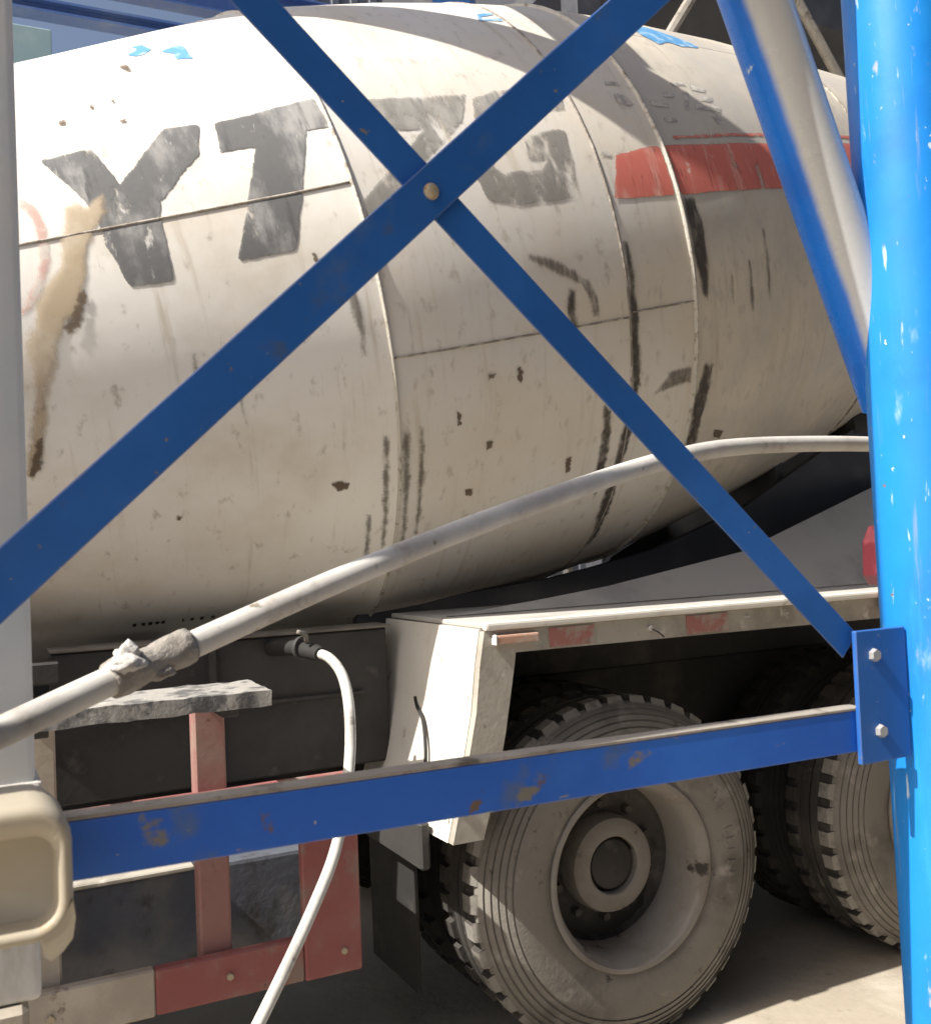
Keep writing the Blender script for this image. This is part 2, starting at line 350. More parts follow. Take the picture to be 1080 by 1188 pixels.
def ibeam_x(x0, x1, y, z, h=.16, wd=.12, t=.014):
    pts = [(y-wd/2, z), (y+wd/2, z), (y+wd/2, z+t), (y+t/2, z+t), (y+t/2, z+h-t), (y+wd/2, z+h-t), (y+wd/2, z+h), (y-wd/2, z+h), (y-wd/2, z+h-t), (y-t/2, z+h-t), (y-t/2, z+t), (y-wd/2, z+t)]
    return prism(pts, 0, x0, x1)
bf = thing('beam_frame', 'blue steel beam frame crossing the sky above and behind the drum', 'steel frame', (2, 6, 0))
obj('beam', ibeam_x(-2.5, 9, 6.0, 4.585, .075), 'hazed blue paint', bf)
obj('beam', ibeam_x(-2.5, 9, 6.6, 5.09, .2), 'hazed blue paint', bf)
for x in (-2.4, 8.9):
    obj('post', B((x-.08, 5.92, 0), (x+.08, 6.08, 4.54), bev=.004), 'blue brace paint', bf)
    obj('post', B((x-.08, 6.52, 0), (x+.08, 6.68, 5.04), bev=.004), 'blue brace paint', bf)

hop = thing('aggregate_hopper', 'dark steel hopper on legs hanging over the rear end of the drum', 'hopper', (6.5, 6.2, 0))
bm = bmesh.new()
t0 = [(3.5, 5.2), (10.5, 5.2), (10.5, 8.2), (3.5, 8.2)]; b0 = [(5.2, 6.0), (8.2, 6.0), (8.2, 7.4), (5.2, 7.4)]
lo = [bm.verts.new((x, y, 4.3)) for x, y in b0]; mid = [bm.verts.new((x, y, 5.1)) for x, y in t0]; hi = [bm.verts.new((x, y, 7.2)) for x, y in t0]
for A_, B_ in ((lo, mid), (mid, hi)):
    for i in range(4): bm.faces.new((A_[i], A_[(i+1) % 4], B_[(i+1) % 4], B_[i]))
bm.faces.new(hi); bm.faces.new(lo[::-1])
obj('bin', bm, 'hopper steel', hop)
for k in range(6):
    x = 3.7+k*1.3; obj('stiffener', B((x, 5.12, 5.12), (x+.09, 5.198, 7.15), bev=.004), 'hopper steel', hop)
for x, y in ((3.6, 5.3), (10.4, 5.3), (3.6, 8.1), (10.4, 8.1)):
    obj('leg', B((x-.09, y-.09, 0), (x+.09, y+.09, 5.1), bev=.005), 'hopper steel', hop)
for a, b in (((4.15, 5.15, 4.75), (4.75, 5.15, 5.6)), ((5.6, 5.1, 4.65), (5.15, 5.1, 5.25))):
    obj('strut', tube([a, b], .035, 8), 'dusty flange', hop)

lw = thing('low_wall', 'pale sunlit concrete wall seen through the gap under the drum', 'wall', (5, 8.6, 0))
for k in range(7): obj('wall_block', B((.9+k*1.25, 8.6, 0), (.9+k*1.25+1.24, 8.8, 1.05), bev=.01), 'concrete wall', lw)
for k, (x, h) in enumerate(((3.65, 1.62), (4.18, 1.85), (3.27, 1.55))):
    lab = ('slim pale post nearest the fender, in the gap under the drum', 'tallest slim pale post in the gap under the drum', 'short slim pale post at the narrow end of the gap under the drum')[k]
    prop(obj('gap_post', tube([(x, 5.2, 0), (x, 5.2, h)], .022, 8), 'pale post'), lab, 'post', 'pale posts beyond the truck')

pb = thing('sky_blocker', 'added, unseen dark building behind the viewer', 'blocker', (4, -2.3, 0))  # wall and roof added out of view to block sky fill
obj('wall', B((-1.2, -2.6, 0), (11, -2.4, 7)), 'hopper steel', pb)
obj('roof', B((1.7, -2.6, 5.3), (11, 1.0, 5.45)), 'hopper steel', pb)
for x in (1.9, 6.0, 10.8): obj('post', B((x-.1, .75, 0), (x+.1, .95, 5.295), bev=.005), 'hopper steel', pb)
bpy.data.objects.remove([o for o in pb.children if o.name.startswith('post')][0])

# ------------------------------------------------------------------ overhead truss whose shade falls on the drum
tr = thing('overhead_truss', 'blue steel truss above the truck throwing crossed shadows on the drum', 'truss', (2.4, 2.6, 0))
obj('diagonal', prism([(-2.3, 4.98), (.49, 2.96), (.84, 2.71), (1.06, 2.91), (.73, 3.14), (-2.1, 5.2)], 2, 4.40, 4.45), 'blue brace paint', tr)
obj('crossbeam', prism([(1.0, 2.92), (1.22, 2.88), (1.36, 3.07), (3.45, 6.05), (3.25, 6.05), (1.17, 3.18)], 2, 4.41, 4.54), 'blue brace paint', tr)
obj('chord', prism([(.845, 2.70), (1.02, 2.92), (1.20, 2.93), (1.235, 2.90), (1.36, 2.81), (1.55, 2.76), (5.2, 2.72), (5.2, 2.66)], 2, 4.405, 4.455), 'blue brace paint', tr)
obj('post', B((5.1, 2.60, 0), (5.26, 2.78, 4.404), bev=.005), 'blue brace paint', tr)

# ------------------------------------------------------------------ mixer truck
truck = thing('mixer_truck', 'dirty white concrete mixer truck behind the blue braces', 'truck', (2.0, 3.95, 0))
TH = .203; DO = Vector((0, 3.95, 2.187))
DM = Matrix.Translation(DO) @ Matrix.Rotation(-TH, 4, 'Y')
PROF = [(-.80, .40), (-.62, .70), (-.443, .88), (0.0, .955), (.5, 1.045), (1.0, 1.137), (1.157, 1.168), (1.35, 1.186), (1.7, 1.196), (2.03, 1.194), (2.314, 1.18), (2.7, 1.135), (3.2, 1.05), (3.8, .93), (4.4, .80), (4.7, .72)]
def rad(s):
    for (a, ra), (b, rb) in zip(PROF, PROF[1:]):
        if s <= b: return ra+(rb-ra)*max(0, (s-a))/(b-a)
    return PROF[-1][1]
def dp(s, p, off=0.):
    p = math.radians(p); r = rad(s)+off+.0035*noise.noise(Vector((s*1.7, math.cos(p)*2.2, math.sin(p)*2.2+3)))   # rolled plate is never perfectly fair
    return Vector((s, -r*math.cos(p), r*math.sin(p)))
bm = bmesh.new(); N = 96
rings = [[bm.verts.new(dp(s, 360*k/N, -.008)) for k in range(N)] for s, r in PROF]
for a, b in zip(rings, rings[1:]):
    for k in range(N): bm.faces.new((a[k], a[(k+1) % N], b[(k+1) % N], b[k]))
bm.faces.new(rings[0]); bm.faces.new(rings[-1][::-1])
uvl = bm.loops.layers.uv.new('UVMap')
for f in bm.faces:
    for l in f.loops: l[uvl].uv = (l.vert.co.x, math.atan2(l.vert.co.z, -l.vert.co.y)*1.1)
drum = obj('drum', bm, 'drum paint', truck, angle=30, local=DM)

def plate(s0, s1, p0, p1):
    g = .002; s0 += g; s1 -= g; dg = math.degrees(.002/1.1); p0 += dg; p1 -= dg
    S = [s0] + [s for s, r in PROF if s0+.02 < s < s1-.02] + [s1]
    S2 = []
    for a, b in zip(S, S[1:]): S2 += [a, (a+b)/2]
    S = S2 + [s1]; n = max(3, int((p1-p0)/2)); P = [p0+(p1-p0)*k/n for k in range(n+1)]
    bm = bmesh.new(); uvl = bm.loops.layers.uv.new('UVMap')
    top = [[bm.verts.new(dp(s, p)) for p in P] for s in S]
    low = {}
    F = []
    for i in range(len(S)-1):
        for k in range(n): F.append((bm.faces.new((top[i][k], top[i+1][k], top[i+1][k+1], top[i][k+1])), [(S[i], P[k]), (S[i+1], P[k]), (S[i+1], P[k+1]), (S[i], P[k+1])]))
    bd = [(0, k) for k in range(n)] + [(i, n) for i in range(len(S)-1)] + [(len(S)-1, k) for k in range(n, 0, -1)] + [(i, 0) for i in range(len(S)-1, 0, -1)]
    lv = [bm.verts.new(dp(S[i], P[k], -.008)) for i, k in bd]
    for q in range(len(bd)):
        i, k = bd[q]; i2, k2 = bd[(q+1) % len(bd)]
        F.append((bm.faces.new((top[i][k], top[i2][k2], lv[(q+1) % len(bd)], lv[q])), [(S[i], P[k]), (S[i2], P[k2]), (S[i2], P[k2]), (S[i], P[k])]))
    for f, uv in F:
        for l, (s, p) in zip(f.loops, uv): l[uvl].uv = (s, math.radians(p)*1.1)
    return obj('shell_plate', bm, 'drum paint' if s0 < 1.1 else 'shaded drum paint' if s0 < 2.3 else 'darker drum paint', drum, angle=35, local=DM)  # rear cone plates: darker base, heavier streaks
for (s0, s1, ps) in ((-.443, 1.157, (13, 133, 253)), (1.157, 2.02, (-13, 107, 227)), (2.02, 2.314, (-12.3, 100, 230)), (2.314, 3.55, (44, 164, 284)), (3.55, 4.7, (20, 140, 260))):
    for k in range(3):
        p0 = ps[k]; p1 = ps[(k+1) % 3] + (360 if k == 2 else 0)
        plate(s0, s1, p0, p1)
def weld_ring(s, mt, wd=.006, h=.006):
    bm = bmesh.new(); n = 120; rows = []
    for k in range(n):
        p = 360*k/n; j = .0015*noise.noise(Vector((p*.3, s, 0)))
        rows.append([bm.verts.new(dp(s-wd, p, -.004)), bm.verts.new(dp(s-wd*.5+j, p, h)), bm.verts.new(dp(s+wd*.5+j, p, h)), bm.verts.new(dp(s+wd, p, -.004))])
    for k in range(n):
        for j in range(3): bm.faces.new((rows[k][j], rows[k][j+1], rows[(k+1) % n][j+1], rows[(k+1) % n][j]))
    obj('weld_seam', bm, mt, drum, smooth=True, local=DM)
weld_ring(1.157, 'weld steel', .006, .009); weld_ring(2.02, 'dirty weld', .006, .004); weld_ring(2.314, 'weld steel', .008, .011); weld_ring(3.55, 'dirty weld')
def weld_line(s0, s1, p, mt='weld steel', r=.005):
    obj('weld_seam', tube([dp(s0+(s1-s0)*k/24, p + .05*noise.noise(Vector((k, p, 0))), .001) for k in range(25)], r, 6), mt, drum, smooth=True, local=DM)
weld_line(-.44, 1.15, 13, 'seam weld', .0045); weld_line(1.165, 2.012, -13, 'dirty weld', .0035); weld_line(2.028, 2.306, -12.3, 'dirty weld', .0035)

def grow(poly, d):
    """push a (s, degrees) outline outwards by d metres"""
    V = [Vector((s, math.radians(p)*1.15)) for s, p in poly]; n = len(V)
    area = sum(V[i].x*V[(i+1) % n].y - V[(i+1) % n].x*V[i].y for i in range(n)); sg = 1 if area > 0 else -1; out = []
    for i in range(n):
        t = (V[(i+1) % n]-V[i]).normalized() + (V[i]-V[i-1]).normalized()
        t = t.normalized() if t.length > .1 else (V[i]-V[i-1]).normalized()
        q = V[i] + Vector((t.y, -t.x))*sg*d; out.append((q.x, math.degrees(q.y/1.15)))
    return out
def decal(name, poly, mt, off=.0022, step=.035, jag=0., soft=.012, uvs=True, label=None, kind=None, thick=0.):
    """a coat of paint or a splash that follows the drum's curve; polygon in (s, degrees round the drum)"""
    V = [Vector((s, math.radians(p)*1.15)) for s, p in poly]
    if jag:
        Q = []
        for a, b in zip(V, V[1:]+V[:1]):
            n = max(1, int((b-a).length/(.012)))
            for k in range(n):
                q = a.lerp(b, k/n); Q.append(q + Vector((noise.noise(Vector((q.x*60, q.y*60, 1))), noise.noise(Vector((q.x*60, q.y*60, 9)))))*jag)
        V = Q
    Vd = []
    for a, b in zip(V, V[1:]+V[:1]):
        n = max(1, int((b-a).length/.008)); Vd += [a.lerp(b, k/n) for k in range(n)]
    bm = bmesh.new(); f = bm.faces.new([bm.verts.new((v.x, v.y, 0)) for v in V])
    x0, x1 = min(v.x for v in V), max(v.x for v in V); y0, y1 = min(v.y for v in V), max(v.y for v in V)
    bmesh.ops.triangulate(bm, faces=bm.faces[:])
    for lo, hi, ax in ((x0, x1, 0), (y0, y1, 1)):
        n = int((hi-lo)/step)+1
        for k in range(1, n):
            c = [0, 0, 0]; c[ax] = lo+(hi-lo)*k/n; nn = [0, 0, 0]; nn[ax] = 1
            bmesh.ops.bisect_plane(bm, geom=bm.verts[:]+bm.edges[:]+bm.faces[:], plane_co=c, plane_no=nn)
    bmesh.ops.triangulate(bm, faces=bm.faces[:])
    lay = bm.verts.layers.float.new('cover'); uvl = bm.loops.layers.uv.new('UVMap')
    bmesh.ops.recalc_face_normals(bm, faces=bm.faces[:])
    n_int = [v for v in bm.verts if not v.is_boundary]
    for v in bm.verts:
        if v.is_boundary: v[lay] = 0
        else:
            d = min((v.co.xy-b).length for b in Vd)
            v[lay] = min(1., d/soft)
    for f in bm.faces:
        for l in f.loops: l[uvl].uv = l.vert.co.xy
    for v in bm.verts:
        v.co = dp(v.co.x, math.degrees(v.co.y/1.15), off + thick*v[lay])
    return obj(name, bm, mt, drum, smooth=True, local=DM, label=label, kind=kind)

DEC = {
'Y':[(0.352, 27.3), (0.492, 27.6), (0.534, 19.9), (0.70, 28.4), (0.800, 27.9), (0.765, 22.4), (0.624, 15.8), (0.609, 13.8), (0.599, 3.0), (0.482, 3.6), (0.454, 10.3), (0.45, 15.4), (0.434, 17.9)],
'T':[(0.842, 27.5), (1.15, 28.3), (1.15, 22.5), (1.083, 22.6), (0.945, 4.5), (0.778, 4.3), (0.925, 21.6), (0.826, 21.9)],
'Z':[(1.3, 26.5), (1.645, 26.1), (1.58, 20.6), (1.274, 10.1), (1.435, 10.0), (1.401, 6.1), (1.165, 6.4), (1.175, 10.0), (1.437, 20.0), (1.246, 20.3)],
'G':[(1.656, 25.0), (1.755, 26.3), (2.005, 26.6), (1.975, 21.5), (1.756, 21.4), (1.705, 20.0), (1.627, 12.8), (1.656, 11.4), (1.795, 11.5), (1.819, 12.9), (1.753, 12.8), (1.775, 17.0), (1.892, 18.1), (1.938, 17.7), (1.903, 6.2), (1.667, 6.2), (1.571, 7.6), (1.555, 11.3)],
'stripe_a':[(2.035, 5.4), (2.102, 12.8), (2.246, 13.9), (2.303, 14.0), (2.303, 5.2)], 'stripe_b':[(2.328, 14.1), (2.878, 14.9), (3.46, 16.6), (3.347, 6.4), (2.86, 5.6), (2.328, 5.2)],
'stripe_c':[(2.386, 15.9), (3.49, 18.9), (3.476, 17.9), (2.379, 15.2)],
'splash':[(0.377, 17.9), (0.411, 18.7), (0.432, 17.5), (0.48, 18.8), (0.479, 15.8), (0.406, 10.2), (0.376, 5.0), (0.342, 1.0), (0.311, 0.0), (0.276, -3.3), (0.245, -8.4), (0.181, -18.7), (0.135, -23.5), (0.125, -22.5), (0.171, -11.7), (0.193, -2.5), (0.25, 3.6), (0.3, 6.9), (0.336, 11.0)],
'splash_dark':[(0.356, 4.5), (0.379, 3.6), (0.332, -1.3), (0.302, -2.3), (0.294, -0.9), (0.329, 1.2)],
'splash_brown':[(0.168, -17.2), (0.19, -16.0), (0.157, -22.1), (0.134, -23.6), (0.126, -22.8), (0.144, -20.5)],
'pink':[(0.275, 21.5), (0.304, 18.9), (0.311, 14.5), (0.3, 10.0), (0.271, 6.1), (0.228, 3.1), (0.191, 1.3), (0.196, 2.6), (0.23, 4.7), (0.263, 7.3), (0.285, 10.4), (0.295, 14.4), (0.289, 17.5), (0.267, 19.7)],
}
LOGO = [[(0.718, 51.0), (0.76, 52.9), (0.748, 54.7), (0.783, 54.7), (0.793, 51.4), (0.765, 49.7), (0.736, 49.4)],
 [(0.807, 49.5), (0.855, 50.4), (0.885, 49.8), (0.883, 44.2), (0.837, 45.1), (0.841, 47.5)],
 [(1.945, 50.2), (2.01, 51.0), (2.01, 49.6), (1.945, 48.7), (1.937, 47.4), (2.01, 47.7), (2.01, 46.4), (1.913, 46.6)],
 [(2.625, 48.5), (2.737, 51.5), (2.879, 45.4), (2.901, 43.2), (2.777, 41.9), (2.724, 42.9), (2.649, 40.9), (2.612, 45.1)]]
SMALL = [[(2.209, 27.7), (2.264, 27.5), (2.261, 26.7), (2.201, 26.7)], [(2.212, 24.7), (2.251, 24.5), (2.281, 22.4), (2.247, 22.0), (2.21, 23.2)],
 [(2.385, 19.6), (2.449, 19.7), (2.44, 18.9), (2.375, 18.6)], [(2.521, 27.9), (2.591, 28.6), (2.587, 27.7), (2.518, 27.0)], [(2.615, 27.8), (2.686, 27.1), (2.669, 26.2), (2.599, 26.6)],
 [(2.631, 25.0), (2.693, 24.9), (2.679, 23.8), (2.617, 23.9)], [(2.582, 23.2), (2.706, 22.5), (2.688, 21.4), (2.566, 21.9)], [(2.656, 21.3), (2.671, 18.8), (2.641, 18.6), (2.628, 20.5)],
 [(2.557, 26.0), (2.584, 26.1), (2.53, 21.5), (2.508, 21.4)], [(2.05, 13.5), (2.09, 13.1), (2.071, 12.6), (2.037, 12.8)],
 [(2.45, 25.2), (2.50, 25.2), (2.49, 24.3), (2.44, 24.3)], [(2.36, 23.2), (2.44, 22.8), (2.43, 21.9), (2.355, 22.3)]]
DRIPS = [[(2.035, -1.1), (2.046, -1.5), (2.049, -6.7), (2.05, -16.2), (2.057, -24.5), (2.031, -24.5), (2.028, -18.7), (2.028, -11.8), (2.028, -6.4)],
 [(2.027, -24.7), (2.052, -24.5), (2.042, -32.4), (2.024, -37.3), (2.028, -47.0), (2.038, -57.0), (2.034, -63.6), (1.995, -50.3), (1.99, -42.2), (1.998, -35.2)],
 [(1.908, -26.5), (1.939, -27.7), (1.945, -34.7), (1.941, -41.7), (1.94, -47.8), (1.92, -40.7), (1.918, -34.4)],
 [(2.33, 5.2), (2.385, 4.2), (2.397, 0.3), (2.382, -8.6), (2.38, -13.2), (2.357, -11.3), (2.341, -5.5), (2.332, -0.1)],
 [(2.365, -23.6), (2.403, -24.2), (2.398, -28.2), (2.384, -33.1), (2.384, -38.9), (2.340, -40.2), (2.336, -35.3), (2.335, -29.5)],
 [(1.791, -7.3), (1.809, -7.7), (1.8, -10.7), (1.806, -13.7), (1.785, -13.8), (1.773, -10.6)]]
THIN = [[(1.662, -1.1), (1.744, -2.6), (1.815, -4.6), (1.868, -6.5), (1.893, -9.1), (1.892, -12.2), (1.875, -11.8), (1.868, -9.1), (1.838, -6.9), (1.784, -5.2), (1.711, -3.3), (1.659, -1.9)],
 [(2.30, -23.3), (2.293, -25.9), (2.228, -25.9), (2.173, -26.3), (2.119, -27.0), (2.17, -25.0), (2.191, -23.9), (2.175, -23.3), (2.223, -23.5)],
 [(1.170, -24.0), (1.190, -24.7), (1.185, -26.9), (1.184, -37.6), (1.192, -47.0), (1.179, -46.9), (1.174, -35.8), (1.170, -26.8)],
 [(1.110, -24.2), (1.123, -24.3), (1.119, -32.3), (1.124, -46.4), (1.114, -46.3), (1.107, -32.3)],
 [(1.225, -24), (1.235, -24), (1.232, -33), (1.236, -44), (1.226, -43), (1.224, -33)], [(1.06, -38), (1.07, -38), (1.07, -46), (1.075, -55), (1.064, -54), (1.06, -46)],
 [(2.60, -7), (2.612, -7), (2.61, -14), (2.606, -20), (2.598, -14)], [(2.70, -2), (2.71, -2), (2.71, -10), (2.70, -16), (2.697, -9)], [(2.50, -9), (2.51, -9), (2.508, -14), (2.502, -14)],
 [(0.70, -8), (0.71, -8), (0.712, -16), (0.706, -22), (0.70, -15)], [(0.60, -8), (0.608, -8), (0.61, -14), (0.603, -20), (0.60, -14)],
 [(1.06, -1), (1.085, -3), (1.09, -8), (1.08, -12), (1.07, -12), (1.075, -8), (1.06, -4)]]
SPOTS = [[(0.95, -31.4), (0.971, -31.1), (0.997, -31.6), (0.992, -32.5), (0.965, -32.6)], [(1.35, -22.6), (1.362, -23.2), (1.361, -24.6), (1.349, -24.7)], [(1.454, -28.3), (1.479, -28.3), (1.474, -29.4), (1.455, -29.8)],
 [(1.572, -17.0), (1.589, -18.2), (1.581, -20.0), (1.569, -19.1)], [(1.389, -36.2), (1.418, -36.2), (1.411, -37.5), (1.391, -37.2)], [(1.468, -17.7), (1.493, -17.7), (1.483, -18.4), (1.464, -18.5)],
 [(1.771, -34.7), (1.792, -34.6), (1.795, -37.3), (1.781, -37.5)], [(2.477, -37.6), (2.534, -38.8), (2.526, -40.3), (2.49, -39.3)], [(0.493, -33.4), (0.507, -33.7), (0.501, -34.3), (0.494, -34.1)],
 [(0.986, 4.2), (0.996, 3.3), (1.0, 2.0), (0.988, 2.6)], [(0.535, 36.9), (0.546, 37.1), (0.543, 36.0), (0.534, 36.2)], [(0.597, 37.5), (0.607, 37.5), (0.602, 36.6), (0.596, 36.8)],
 [(0.438, 34.7), (0.455, 34.8), (0.452, 33.7), (0.437, 34.0)], [(0.601, 32.0), (0.611, 32.0), (0.607, 31.3), (0.598, 31.5)], [(0.67, 46.9), (0.696, 46.8), (0.692, 44.1), (0.682, 44.7)]]
decal('letter', grow(DEC['Y'], .004), 'letter paint', label='dark grey letter Y', jag=.0015, step=.013, soft=.010)
decal('letter', grow(DEC['T'], .004), 'letter paint', label='faded grey letter T', jag=.0015, step=.013, soft=.012)
decal('letter', grow(DEC['Z'], .004), 'faded letter paint', label='faded grey letter Z', jag=.0015, step=.013, soft=.014)
decal('letter', grow(DEC['G'], .004), 'faded letter paint', label='faded grey letter G', jag=.0015, step=.013, soft=.014)
for k in 'abc': decal('red_stripe', grow(DEC['stripe_'+k], .003), 'stripe paint', step=.014, jag=.001, soft=.010, off=.002)
decal('red_mark', grow(DEC['pink'], .012), 'pink paint', soft=.016, step=.010, off=.002)
for p in LOGO: decal('logo_patch', grow(p, .003), 'logo paint', jag=.003, step=.008, soft=.012)
for p in SMALL: decal('character_stroke', grow(p, .007), 'small sign paint', jag=.002, step=.007, soft=.012)
for k in range(9):
    s = (.348, .375, .396, .418, .436, .50, .525, .556, .592)[k]
    wd = .012 if k != 5 else .006
    decal('stencil_mark', [(s, -60.0-.02*k), (s+wd, -60.0), (s+wd, -61.2), (s, -61.3)], 'hub grease', jag=.003, step=.008)
decal('cement_splash', grow(DEC['splash'], .012), 'dried cement', off=.0025, step=.010, jag=.004, thick=.0015, soft=.030)
decal('cement_splash', grow(DEC['splash_dark'], .01), 'brown stain', off=.006, step=.009, soft=.022, jag=.004)
decal('cement_splash', grow(DEC['splash_brown'], .01), 'brown stain', off=.006, step=.009, soft=.022, jag=.004)
for p in DRIPS: decal('slurry_drip', grow(p, .016), 'slurry drip', step=.007, off=.0032, jag=.002, soft=.022)
for p in THIN: decal('slurry_drip', grow(p, .012), 'thin slurry', step=.006, off=.003, jag=.002, soft=.016)
for p in SPOTS: decal('mud_spot', grow(p, .006), 'brown stain', step=.005, off=.0034, jag=.003, soft=.010)

# --- chassis
for y in (3.50, 4.32): obj('chassis_rail', B((-3.2, y, .80), (5.2, y+.09, 1.08), bev=.006), 'chassis steel', truck)
for y in (3.46, 4.28): obj('subframe_beam', B((-.9, y, 1.083), (4.6, y+.16, 1.24), bev=.006), 'chassis steel', truck)
for x in (-2.6, -.8, .6, 1.7, 2.75, 4.2): obj('cross_member', B((x, 3.592, .84), (x+.12, 4.318, 1.04), bev=.005), 'chassis steel', truck)
obj('front_pedestal', bevel(prism([(3.35, 1.243), (4.55, 1.243), (4.35, 2.15), (3.55, 2.15)], 0, -1.05, -.80), .01), 'chassis steel', truck)
obj('drum_gearbox', tube([(-1.25, 3.95, 1.93), (-.70, 3.95, 2.045)], .24, 24), 'chassis steel', truck, angle=30)
obj('rear_pedestal', prism([(1.3, 1.243), (4.62, 1.243), (4.62, 2.25), (3.86, 2.09), (3.1, 1.70), (2.63, 1.545), (2.32, 1.485), (2.12, 1.452), (1.3, 1.375)], 1, 3.50, 3.54), 'hopper steel', truck)
obj('rear_pedestal', prism([(2.75, 1.243), (4.62, 1.243), (4.62, 2.25), (4.15, 2.05), (3.0, 1.50)], 1, 4.36, 4.40), 'hopper steel', truck)
bm = bmesh.new()       # sloping splash plate between the deck and the drum's rear support
sp = [(1.42, 1.376), (4.95, 1.376), (4.95, 2.04), (4.578, 1.983), (3.801, 1.782), (2.781, 1.526), (2.082, 1.433), (1.763, 1.403)]
fa = [bm.verts.new((x, 3.0+(z-1.374), z)) for x, z in sp]; fb = [bm.verts.new((x, 3.007+(z-1.374), z-.007)) for x, z in sp]
bm.faces.new(fa); bm.faces.new(fb[::-1])
for k in range(len(sp)): bm.faces.new((fa[k], fb[k], fb[(k+1) % len(sp)], fa[(k+1) % len(sp)]))
obj('splash_plate', bm, 'splash steel', truck)
obj('pedestal_plate', prism([(3.545, 1.25), (4.355, 1.25), (4.355, 2.0), (3.545, 2.0)], 0, 3.35, 3.39), 'hopper steel', truck)
obj('support_roller', tube([(3.80, 3.60, 2.08), (3.92, 3.60, 2.10)], .11, 20), 'chassis steel', truck, angle=30)
bm = bmesh.new(); box(bm, (4.75, 3.35, 2.75), (5.35, 4.55, 3.9), bev=.03); obj('charge_hopper', bm, 'fender paint', truck)
obj('discharge_chute', bevel(prism([(3.70, 2.55), (3.78, 2.50), (4.12, 2.50), (4.20, 2.55), (4.14, 2.40), (3.76, 2.40)], 0, 4.75, 5.9), .005), 'fender paint', truck)

# --- driver's cab, ahead of the drum
cb = [(-3.75, .55), (-1.56, .55), (-1.56, 2.78), (-1.72, 2.86), (-3.25, 2.86), (-3.55, 2.75), (-3.75, 1.75)]
cab = obj('cab', bevel(prism(cb, 1, 2.72, 5.16), .04, 3), 'fender paint', truck, angle=40)
for y0, y1 in ((2.70, 2.716), (5.164, 5.18)):
    obj('side_window', prism([(-3.45, 1.80), (-2.35, 1.80), (-2.35, 2.55), (-3.22, 2.55)], 1, y0, y1), 'cab glass', cab)
    dr = obj('door', bevel(prism([(-3.55, .75), (-2.2, .75), (-2.2, 1.70), (-3.60, 1.70)], 1, y0+.002, y1), .004), 'fender paint', cab)
obj('windscreen', prism([(2.90, 1.85), (4.98, 1.85), (4.90, 2.66), (2.98, 2.66)], 0, -.012, 0), 'cab glass', cab, local=Matrix.Translation((-3.765, 0, 0)) @ Matrix.Translation((0, 0, 1.75)) @ Matrix.Rotation(math.radians(11), 4, 'Y') @ Matrix.Translation((0, 0, -1.75)))
obj('bumper', bevel(prism([(-3.95, .42), (-3.60, .42), (-3.60, .80), (-3.95, .74)], 1, 2.72, 5.16), .03), 'grimy panel', truck)
for y in (3.0, 4.7): obj('headlight', B((-3.962, y, .56), (-3.948, y+.22, .68), bev=.006), 'pale post', truck)
for y in (2.62, 5.18): obj('mirror', B((-3.62, y, 1.9), (-3.54, y+.08, 2.35), bev=.02, seg=2), 'black rubber', cab)

# --- fender over the rear axles: front panel, top deck, side skirt
panel_n = [(1.372, 1.355), (1.352, 1.25), (1.335, 1.12), (1.30, .97), (1.245, .76)]
bm = bmesh.new(); Y0, Y1 = 2.685, 3.36
fr = [(bm.verts.new((x, Y0, z)), bm.verts.new((x-.015, Y1, z))) for x, z in panel_n]
bk = [(bm.verts.new((x+.012, Y0, z)), bm.verts.new((x-.003, Y1, z))) for x, z in panel_n]
for a, b in zip(fr, fr[1:]): bm.faces.new((a[0], a[1], b[1], b[0]))
for a, b in zip(bk, bk[1:]): bm.faces.new((a[0], b[0], b[1], a[1]))
for k in (0, 1):
    for i in range(len(fr)-1): bm.faces.new((fr[i][k], fr[i+1][k], bk[i+1][k], bk[i][k]))
bm.faces.new((fr[0][0], fr[0][1], bk[0][1], bk[0][0])); bm.faces.new((fr[-1][0], fr[-1][1], bk[-1][1], bk[-1][0]))
fend = obj('fender', bm, 'fender paint', truck, label='white front panel of the fender, half in sun')
obj('fender_top', B((1.375, 2.672, 1.356), (5.0, 3.36, 1.372), bev=.004), 'deck steel', fend)
obj('fender_lip', B((1.373, 2.640, 1.352), (5.0, 2.671, 1.376), bev=.008, seg=2), 'fender paint', fend)
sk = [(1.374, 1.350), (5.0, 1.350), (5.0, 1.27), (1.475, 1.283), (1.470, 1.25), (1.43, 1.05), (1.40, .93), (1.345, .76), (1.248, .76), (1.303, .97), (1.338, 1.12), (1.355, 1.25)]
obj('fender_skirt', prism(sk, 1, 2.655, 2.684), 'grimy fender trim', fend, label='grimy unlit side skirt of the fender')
obj('marker_lamp', B((1.405, 2.632, 1.312), (1.545, 2.654, 1.338), bev=.006, seg=2), 'marker glass', fend)
obj('marker_lamp_cap', B((1.395, 2.628, 1.309), (1.404, 2.654, 1.341), bev=.003), 'pale post', fend)
for x0, x1 in ((1.59, 1.75), (2.10, 2.27), (2.63, 2.72)):
    obj('reflective_tape', B((x0, 2.651, 1.288), (x1, 2.6545, 1.345)), 'reflective tape', fend)
bm = bmesh.new(); hexbolt(bm, (1.955, 2.655, 1.318), .010, .014); obj('bolt', bm, 'bolt zinc', fend)
obj('wire_end', tube(catmull([(1.957, 2.642, 1.316), (1.975, 2.635, 1.305), (2.0, 2.64, 1.288)], 4), .0025, 6), 'black rubber', fend)
for x in (2.35, 2.52): 
    bm = bmesh.new(); hexbolt(bm, (x, 2.655, 1.325), .007, .01); obj('bolt', bm, 'bolt zinc', fend)
